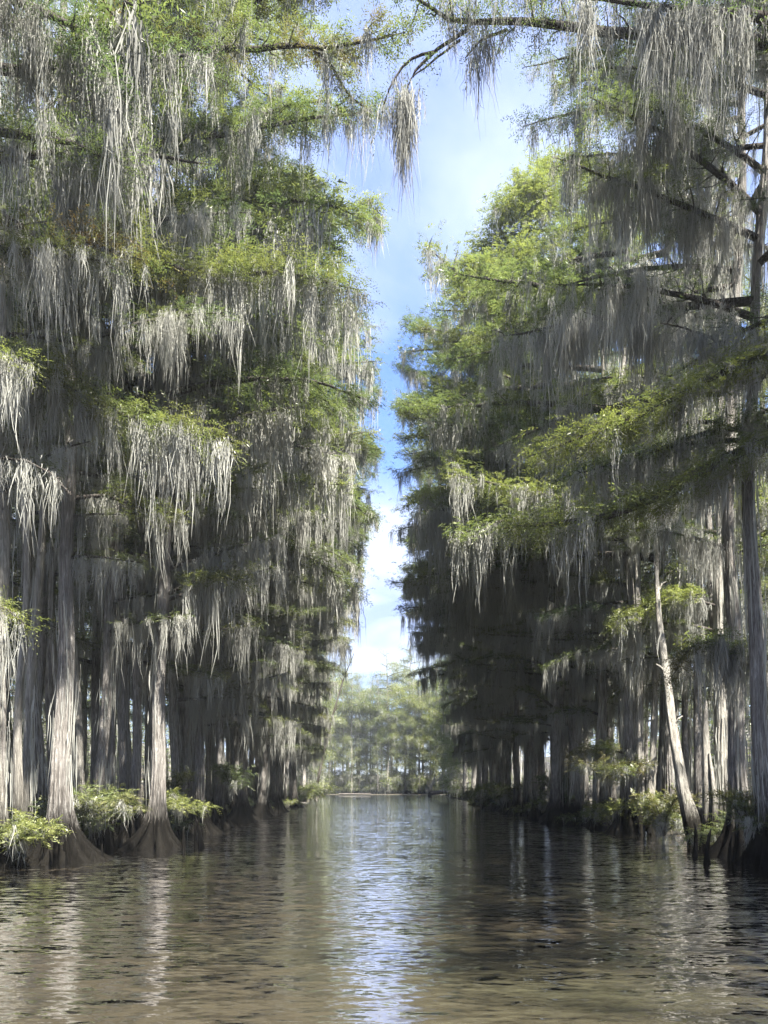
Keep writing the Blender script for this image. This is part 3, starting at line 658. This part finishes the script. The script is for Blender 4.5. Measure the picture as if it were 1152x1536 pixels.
bough(F_, [(905, 850), (790, 870), (700, 880), (588, 878)], 34, 38, .08, (.3, 0, 0, 1), (.3, 0, 0, 1), dd=12, c=cF, leaf_d=1.0, moss_d=1.0, side_len=.22, lmean=.8)
# ---- the two fronts further back
def ident(i): return ORD[i] if i < len(ORD) else 'far'
rg = np.random.default_rng(77)
look = ['with a ribbed dark base', 'with grey moss down its trunk', 'with a slim straight trunk', 'with a broad fluted foot', 'half hidden by moss curtains', 'with a faintly bent trunk', 'with long mossy low boughs']
for side in (-1, 1):
    d = 36.5; i = 0
    while d < 112:
        x = {-1: -8.0 - (d - 36) * .012 - (d > 74) * 1.5, 1: 9.0 + (d - 36) * .012}[side] + side * rg.uniform(-.5, 1.6)
        lab = f'{ident(i)} waterside cypress along the {BANK[side]} {look[int(rg.integers(7))]}'
        if d < 84:
            near_tree(x, d, rg.uniform(26, 31) + (3 if d > 60 else 0), rg.uniform(.24, .36), 500 + i + (side > 0) * 60, side, lab, GRP[side], (rg.normal(-side * .004, .006), 0), n_limb=24, base_tone=rg.uniform(.25, .6), rust=.18, z_first=4.5)
            d += rg.uniform(1.9, 3.2) if d < 60 else rg.uniform(2.4, 3.8)
        else:
            far_tree(x + side * 3.5, d, i, 600 + i + (side > 0) * 60, lab, GRP[side], rg.uniform(1.05, 1.2))
            d += rg.uniform(2.5, 3.8)
        i += 1
ROWS = [(.2, 1.3, 'slim inner row'), (2.6, 2.5, 'second row'), (5.8, 3.4, 'third row'), (10.0, 4.4, 'fourth row'), (15.5, 5.5, 'fifth row'), (22.0, 7.5, 'sixth row')]
for side in (-1, 1):
    for ri, (off, step, rn) in enumerate(ROWS):
        d = 17 + ri * 2.5 + (4 if side > 0 and ri < 2 else 0); i = 0
        dmax = [70, 100, 84, 76, 72, 80][ri]
        while d < dmax:
            x = side * (9.4 + off + rg.uniform(-.8, .8))
            if not (side > 0 and (16 < d < 22.5 or (ri == 0 and d < 31) or (ri == 1 and d < 26))):
                far_tree(x, d, int(rg.integers(4)), 1000 + ri * 100 + i + (side > 0) * 50, f'{ident(i)} cypress from the boat in the {rn} back from the water, {BANK[side]}', f'cypresses in the {rn} of the forest on the {BANK[side]}',
                         (rg.uniform(.9, 1.1) if side < 0 or ri < 1 else rg.uniform(.78, .96)), rg.uniform(.35, .75), lib=THIN if ri == 0 else None)
            d += step * (1.15 if side > 0 and ri > 2 else 1) * rg.uniform(.8, 1.25) * (1 if d < 60 else 1.5); i += 1
for i, (x, y) in enumerate(((12.5, 8.0), (13.8, 6.2), (11.2, 4.0), (13.0, .5), (11.6, -3.0), (12.4, -7), (15.5, 9), (16, 2.5), (15.8, -4.5), (11.9, -11.5))):
    far_tree(x, y, i, 1400 + i, f'{ident(i)} cypress of the right bank beside and behind the boat, outside the picture', 'cypresses beside the boat on the right bank', 1.05)
# bends of the far shore
i = 0
for side in (-1, 1):
    d = 114; j = 0
    while d < 190:
        x = side * (11.5 + (d - 114) * .075 + rg.uniform(-.8, 2.5)) - (1.0 if side < 0 else 0)
        far_tree(x, d, int(rg.integers(4)), 1500 + i, f'{ident(j)} hazy cypress along the distant stretch of the {BANK[side]}', f'distant cypresses of the {BANK[side]}', rg.uniform(1.05, 1.2), .6, lib=LUSH if d > 118 else None); i += 1; j += 1
        d += rg.uniform(3.5, 5.5)
j = 0
for x in np.linspace(-24, 27, 22):
    far_tree(x + rg.uniform(-1, 1), 199 + rg.uniform(0, 5), int(rg.integers(4)), 1700 + j, f'{ident(j)} tree from the left in the pale green wall closing the channel', 'cypresses closing the far end of the channel', rg.uniform(1.05, 1.3), rg.uniform(.7, 1), 0, lib=LUSH); j += 1
j = 0
for x in np.linspace(-30, 34, 18):
    far_tree(x + rg.uniform(-1, 1), 212 + rg.uniform(0, 8), int(rg.integers(4)), 1800 + j, f'{ident(j)} tree from the left in the taller rank behind the closing wall', 'tall cypresses behind the far end of the channel', rg.uniform(1.35, 1.65), rg.uniform(.5, .9), 0, lib=LUSH); j += 1

# the mass of forest behind the rows
def mass():
    P = []
    r2 = np.random.default_rng(5)
    for side in (-1, 1):
        for k in range(46): P.append((side * r2.uniform(36, 50), 14 + k * 2.9 + r2.uniform(-1, 1)))
        for k in range(16): P.append((side * r2.uniform(24, 40), 100 + k * 8 + r2.uniform(-1, 1)))
    for k in range(40): P.append((-60 + k * 3 + r2.uniform(-1, 1), 226 + r2.uniform(0, 16)))
    Q = [(side * r2.uniform(26, 44), 14 + k * 3.2) for side in (-1, 1) for k in range(34)] + [(-45 + (k % 60) * 1.6, 205 + r2.uniform(0, 22)) for k in range(100)]
    tm, wm_, lm, mm, H = BAKED[0]
    def grab(me, f, kk, per):
        v = np.empty(len(me.vertices) * 3, np.float32); me.vertices.foreach_get('co', v); v = v.reshape(-1, per, 3)
        t = np.empty(len(me.vertices), np.float32); me.attributes['tint'].data.foreach_get('value', t)
        pk = np.random.default_rng(3).random(len(v)) < f; return v[pk], t.reshape(-1, per)[pk][:, 0]
    l, lt = grab(lm, .009, 4, 4); m_, mt_ = grab(mm, .010, 4, KM * 2)
    l = widen_leaf(l, 6); m_ = widen_moss(m_.reshape(-1, KM, 2, 3), 6.5)
    LE, ME = [], []; wd = Wood()
    for (x, y) in P:
        a = r2.uniform(0, 6.28); Mx = np.array(Matrix.Translation((x, y, 0)) @ Matrix.Rotation(a, 4, 'Z'))
        LE.append(xf(l, Mx)); ME.append(xf(m_, Mx)); wd.add(*tube([(x, y, -.3), (x, y, 2), (x, y, 25)], [.8, .35, .08], 7))
    low = l * np.array([1.0, 1.0, .26]); lowm = m_ * np.array([1, 1, .35])      # thicket under the trees
    for (x, y) in Q:
        Mx = np.array(Matrix.Translation((x, y, 0)) @ Matrix.Rotation(r2.uniform(0, 6.28), 4, 'Z')); LE.append(xf(low, Mx)); ME.append(xf(lowm, Mx))
    Z = [(side * r2.uniform(30, 46), 16 + k * 1.8) for side in (-1, 1) for k in range(60)]
    for (x, y) in Z:
        Mx = np.array(Matrix.Translation((x, y, 0)) @ Matrix.Rotation(r2.uniform(0, 6.28), 4, 'Z')); LE.append(xf(l * np.array([1.0, 1, .55]), Mx)); ME.append(xf(m_ * np.array([1, 1, .6]), Mx))
    n = len(P) + len(Q) + len(Z); v, q = wd.arr()
    F = tag(link('distant_forest', mesh_from('forest_trunks', v, q, M['bark'])), kind='stuff')
    link('foliage', leaf_mesh('forest_leaf', np.concatenate(LE), np.tile(lt, n)), F, color=(.5, 0, 0, 1))['kind'] = 'stuff'
    link('spanish_moss', moss_mesh('forest_moss', np.concatenate(ME), np.tile(mt_, n)), F)['kind'] = 'stuff'
mass()

# ------------------------------------------------------------------ low shrubs at the waterline
def shrub_mesh(seed, w, h, moss=.6, dens=1.0):
    rg = np.random.default_rng(seed); wd = Wood(); LE, LT, ME, MT = [], [], [], []
    for k in range(int(9 * dens)):
        a = rg.uniform(0, 6.28); t = np.linspace(0, 1, 7)
        l = w * rg.uniform(.35, 1.7); hh = h * rg.uniform(.25, 1.0)
        path = np.stack([t ** 1.3 * l * math.cos(a), t ** 1.3 * l * math.sin(a), hh * np.sin(t * 1.9) + .05], 1)
        (v, q), leaf, ms = limb_arrays(path, .018, seed * 31 + k, 1.0, moss, side_len=.5, lmean=.35, lmax=.9, bushy=.12, start_leaf=.25)
        wd.add(v, q); LE.append(leaf[0]); LT.append(leaf[1])
        if ms: ME.append(ms[0]); MT.append(ms[1])
    v, q = wd.arr()
    return mesh_from('shrub_stems', v, q, M['limb']), leaf_mesh('shrub_leaf', np.concatenate(LE), np.concatenate(LT)), moss_mesh('shrub_moss', np.concatenate(ME), np.concatenate(MT)) if ME else None
SH = [shrub_mesh(1, .85, .8), shrub_mesh(2, 1.2, 1.0, .9), shrub_mesh(3, 1.0, 1.5, 1.2)]
def shrub(x, d, z, k, s, color, label, az=0):
    T = link('cypress_shrub', None, loc=(x, d, z), rot=(0, 0, az), scale=s); tag(T, label, 'shrub', 'low leafy shrubs at the waterline')
    a, b, c = SH[k]
    link('stem', a, T); tag(link('foliage', b, T, color=color), kind='stuff')
    if c: tag(link('spanish_moss', c, T), kind='stuff')
sh_list = [(20, 1235, 16.3, 0, .85, BRIGHT, 'bright yellow-green shrub over the water at the left picture edge'), (165, 1185, 20.5, 1, .95, (.6, .35, 0, 1), 'broad drooping olive shrub between the two big left buttresses'),
           (272, 1195, 24.5, 0, .8, BRIGHT, 'small bright shrub just right of the pleated skirt base'), (20, 1080, 24, 2, .8, DEEP, 'dark bluish-green shrub high between the leftmost trunks'),
           (440, 1180, 80, 1, 1.9, (.75, .1, 0, 1), 'green shrub behind the floating log on the left bank'), (475, 1182, 86, 1, 1.9, (.8, 0, 0, 1), 'green shrub right of the floating log on the left bank'),
           (345, 1150, 33, 2, .9, GREEN, 'mossy shrub clump half way along the left trunks'), (905, 1140, 27, 1, .9, (.7, .6, 0, 1), 'brown-tipped shrub left of the smooth pale trunk pair'),
           (715, 1180, 62, 1, 1.4, OLIVE, 'olive shrub at the far point of the right bank'), (830, 1165, 40, 2, 1.1, GREEN, 'dark shrub midway along the right bank'), (1120, 1190, 17.5, 2, .8, (.5, .5, 0, 1), 'ragged shrub on the root mass at the right picture edge'),
           (760, 1175, 52, 1, 1.3, OLIVE, 'olive shrub hanging over the water before the far point of the right bank'),
           (255, 1160, 27, 2, .9, OLIVE, 'tall mossy olive shrub behind the pleated skirt base')]
for i, (px, py, d, k, s, colr, lab) in enumerate(sh_list):
    p = P3(px, py, d); hh = [.9, 1.3, 1.6][k] * s
    shrub(p[0], d, max(.05, p[2] - hh * .8), k, s, colr, lab, i * 1.3)
r3 = np.random.default_rng(21)
for q in range(26):
    side = -1 if q % 2 else 1; d = 20 + q * 2.3 + r3.uniform(-1, 1); x = side * ((8.6 if side < 0 else 9.6) + r3.uniform(-.4, .8))
    hh = ['low', 'drooping', 'tall'][q % 3]; cc_ = [OLIVE, GREEN, (.7, .5, 0, 1), DEEP, BRIGHT][q % 5]; cn = ['olive', 'mid green', 'brown-tipped', 'dark green', 'yellow-green'][q % 5]
    shrub(x, d, .15, q % 3, r3.uniform(.55, 1.1), cc_, f'{hh} {cn} shrub at the foot of the {BANK[side]} trunks, {ident(q // 2)} from the boat', q)
rg = np.random.default_rng(8)
# thin aerial roots leaning from the buttresses into the water
RT = []
for k in range(4):
    t = np.linspace(0, 1, 7); v, q = tube(np.stack([.1 + .55 * t ** 1.6, .08 * np.sin(t * 4 + k), 1.5 - 1.75 * t], 1), .009 + .008 * t, 5)
    RT.append(mesh_from('aerial_root_mesh', v, q, M['pale_bark'] if k % 2 else M['bark'], smooth=True))
for (T, c) in TL[2:] + TR[2:]:
    for k in range(int(rg.integers(3, 7))):
        a = rg.uniform(-2.6, -.5); e = .28
        link('aerial_root', RT[int(rg.integers(4))], T, (e * math.cos(a), e * math.sin(a), 0), (0, 0, a), (rg.uniform(.7, 1.3), 1, rg.uniform(.5, 1)))

# cypress knees: small pointed root stubs
def knee_mesh(seed):
    rg = np.random.default_rng(seed); h = 1.0; t = np.linspace(0, 1, 8)
    p = np.stack([.08 * np.sin(t * 3 + seed) * t, .06 * np.sin(t * 4) * t, -.3 + (h + .3) * t], 1)
    v, q = tube(p, .10 * (1 - t) ** .55 + .012 + .07 * np.exp(-t * 5), 9); v = v + rg.normal(0, .008, v.shape)
    return mesh_from('knee_mesh', v, q, M['bark'], smooth=True)
KN = [knee_mesh(i) for i in range(4)]
BASES = [(o.location.x, o.location.y) for o in S.objects if o.name.startswith('bald_cypress') and o.location.y < 60 and abs(o.location.x) < 10.5]
kn = 0
for (bx, by) in sorted(BASES, key=lambda b: b[1])[:16]:
    side = -1 if bx < 0 else 1
    for k in range(int(rg.integers(2, 5))):
        a = rg.uniform(-1.2, 1.2) + (PI if side > 0 else 0); rr = rg.uniform(.8, 1.5)
        s = rg.uniform(.35, .95); o = link('cypress_knee', KN[int(rg.integers(4))], loc=(bx + rr * math.cos(a), by + rr * math.sin(a), 0), rot=(rg.normal(0, .08), rg.normal(0, .08), rg.uniform(0, 6)), scale=(s * .8, s * .8, s))
        tag(o, f'pointed cypress knee poking from the water at the foot of a {BANK[side]} trunk', 'cypress knee', f'cypress knees along the {BANK[side]}'); kn += 1

# ------------------------------------------------------------------ snags, stumps, logs
def snag(name, paths, label, cat, mat, group=None, seg=10):
    """PATHS: list of (part name, points, radii)"""
    o0 = np.array(paths[0][1][0]); o0[2] = 0
    T = link(name, None, loc=o0); tag(T, label, cat, group)
    for (pn, pts, rad) in paths:
        pts = np.array(pts, float) - o0; n = 26
        s = np.linspace(0, len(pts) - 1, n); P = np.stack([np.interp(s, range(len(pts)), pts[:, k]) for k in range(3)], 1); rr = np.interp(s, range(len(rad)), rad)
        v, q = tube(P, rr, seg)
        th = np.tile(np.arange(seg), n); cen = np.repeat(P, seg, 0)
        f = 1 + .18 * np.sin(th * 2 * PI / seg * 3 + 1) + np.random.default_rng(4).normal(0, .06, len(v))
        v = cen + (v - cen) * f[:, None]
        cap0 = len(v)
        link(pn, mesh_from(name + '_' + pn, v, q, M[mat], smooth=True), T)
    return T
def pp(*a): return [tuple(P3(px, py, d)) for (px, py, d) in a]
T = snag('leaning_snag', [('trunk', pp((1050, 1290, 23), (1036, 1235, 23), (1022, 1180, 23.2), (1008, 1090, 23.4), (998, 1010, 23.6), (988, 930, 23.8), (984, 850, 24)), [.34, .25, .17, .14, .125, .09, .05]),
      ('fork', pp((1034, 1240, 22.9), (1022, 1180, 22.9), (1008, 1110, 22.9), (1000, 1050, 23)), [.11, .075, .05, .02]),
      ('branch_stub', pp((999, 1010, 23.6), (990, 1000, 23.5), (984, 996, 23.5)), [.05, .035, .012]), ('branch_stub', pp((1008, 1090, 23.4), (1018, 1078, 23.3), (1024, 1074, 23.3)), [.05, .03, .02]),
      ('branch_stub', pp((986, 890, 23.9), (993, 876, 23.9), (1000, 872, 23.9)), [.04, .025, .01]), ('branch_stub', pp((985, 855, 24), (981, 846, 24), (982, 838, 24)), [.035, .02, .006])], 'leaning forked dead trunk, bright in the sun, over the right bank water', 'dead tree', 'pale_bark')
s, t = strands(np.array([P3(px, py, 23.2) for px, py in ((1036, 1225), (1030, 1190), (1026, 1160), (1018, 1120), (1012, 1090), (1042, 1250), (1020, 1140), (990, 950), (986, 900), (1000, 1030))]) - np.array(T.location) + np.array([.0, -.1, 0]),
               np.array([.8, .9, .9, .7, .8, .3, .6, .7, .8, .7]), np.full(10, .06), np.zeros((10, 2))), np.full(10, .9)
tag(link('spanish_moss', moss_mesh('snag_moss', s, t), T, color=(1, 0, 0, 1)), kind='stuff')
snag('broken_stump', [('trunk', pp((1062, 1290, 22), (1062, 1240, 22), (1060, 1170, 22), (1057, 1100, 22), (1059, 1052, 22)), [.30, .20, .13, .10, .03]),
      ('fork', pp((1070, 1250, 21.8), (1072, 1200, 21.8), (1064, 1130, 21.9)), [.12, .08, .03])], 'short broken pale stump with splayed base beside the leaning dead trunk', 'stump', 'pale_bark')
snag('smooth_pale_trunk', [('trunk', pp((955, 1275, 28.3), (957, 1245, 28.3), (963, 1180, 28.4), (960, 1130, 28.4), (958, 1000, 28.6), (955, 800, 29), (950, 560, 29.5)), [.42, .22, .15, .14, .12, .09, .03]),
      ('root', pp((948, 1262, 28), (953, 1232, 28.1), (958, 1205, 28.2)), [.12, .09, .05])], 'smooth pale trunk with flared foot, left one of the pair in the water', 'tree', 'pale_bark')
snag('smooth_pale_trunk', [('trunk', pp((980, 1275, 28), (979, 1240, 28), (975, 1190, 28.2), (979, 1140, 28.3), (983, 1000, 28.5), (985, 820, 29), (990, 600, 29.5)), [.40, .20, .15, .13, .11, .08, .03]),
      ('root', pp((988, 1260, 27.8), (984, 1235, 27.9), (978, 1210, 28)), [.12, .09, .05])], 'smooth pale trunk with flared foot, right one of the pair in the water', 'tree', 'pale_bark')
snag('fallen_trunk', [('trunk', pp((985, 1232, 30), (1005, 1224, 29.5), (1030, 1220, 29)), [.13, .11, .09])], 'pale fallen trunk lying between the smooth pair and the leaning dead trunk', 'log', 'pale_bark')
snag('leaning_pole', [('trunk', pp((476, 1175, 88), (484, 1135, 88), (500, 1070, 87), (514, 1022, 87), (531, 980, 86)), [.15, .13, .10, .08, .03]),
      ('branch_stub', pp((500, 1070, 87), (508, 1058, 87), (512, 1052, 87)), [.06, .04, .02]), ('branch_stub', pp((514, 1022, 87), (508, 1012, 87), (507, 1004, 87)), [.05, .03, .015])], 'thin dark dead tree leaning toward the channel on the far left bank', 'dead tree', 'limb')
T = snag('floating_log', [('trunk', pp((408, 1196, 84), (430, 1197, 84), (460, 1197.5, 84)), [.42, .45, .40]), ('branch', pp((405, 1204, 82), (430, 1206, 82), (457, 1206.5, 82)), [.10, .10, .08])],
     'dark log resting at the waterline before the green shrub, left bank', 'log', 'limb')
snag('driftwood_snag', [('trunk', pp((644, 1196, 150), (646, 1182, 150), (650, 1172, 150), (653, 1160, 150)), [.35, .25, .15, .05]), ('branch', pp((646, 1184, 150), (641, 1175, 150), (640, 1166, 150)), [.15, .1, .05])],
     'little bleached snag standing at the far right end of the channel', 'dead tree', 'pale_bark')
snag('fallen_trunk', [('trunk', pp((646, 1190, 150), (665, 1188, 150), (690, 1189, 150)), [.4, .35, .3])], 'dark log on the far right shore below the bleached snag', 'log', 'limb')
snag('fallen_trunk', [('trunk', pp((508, 1191, 190), (530, 1191, 190), (556, 1190.5, 190)), [.18, .2, .14])], 'low dark log lying along the distant shore at the end of the channel', 'log', 'limb')

# ------------------------------------------------------------------ thin river haze
hz, ht = new_mat('haze_air')
pv = N(ht, 'ShaderNodeVolumePrincipled'); pv.inputs['Color'].default_value = (.86, .93, 1, 1); pv.inputs['Density'].default_value = 0.0004; pv.inputs['Anisotropy'].default_value = 0.2
ho = N(ht, 'ShaderNodeOutputMaterial'); ht.links.new(pv.outputs[0], ho.inputs[1])
x0, x1, y0, y1, z0, z1 = -1600, 1600, -1600, 1600, -2.4, 48
hm = mesh_from('haze_box', [(x0, y0, z0), (x1, y0, z0), (x1, y1, z0), (x0, y1, z0), (x0, y0, z1), (x1, y0, z1), (x1, y1, z1), (x0, y1, z1)],
               [(0, 3, 2, 1), (4, 5, 6, 7), (0, 1, 5, 4), (1, 2, 6, 5), (2, 3, 7, 6), (3, 0, 4, 7)], hz)
tag(link('haze', hm), kind='stuff')
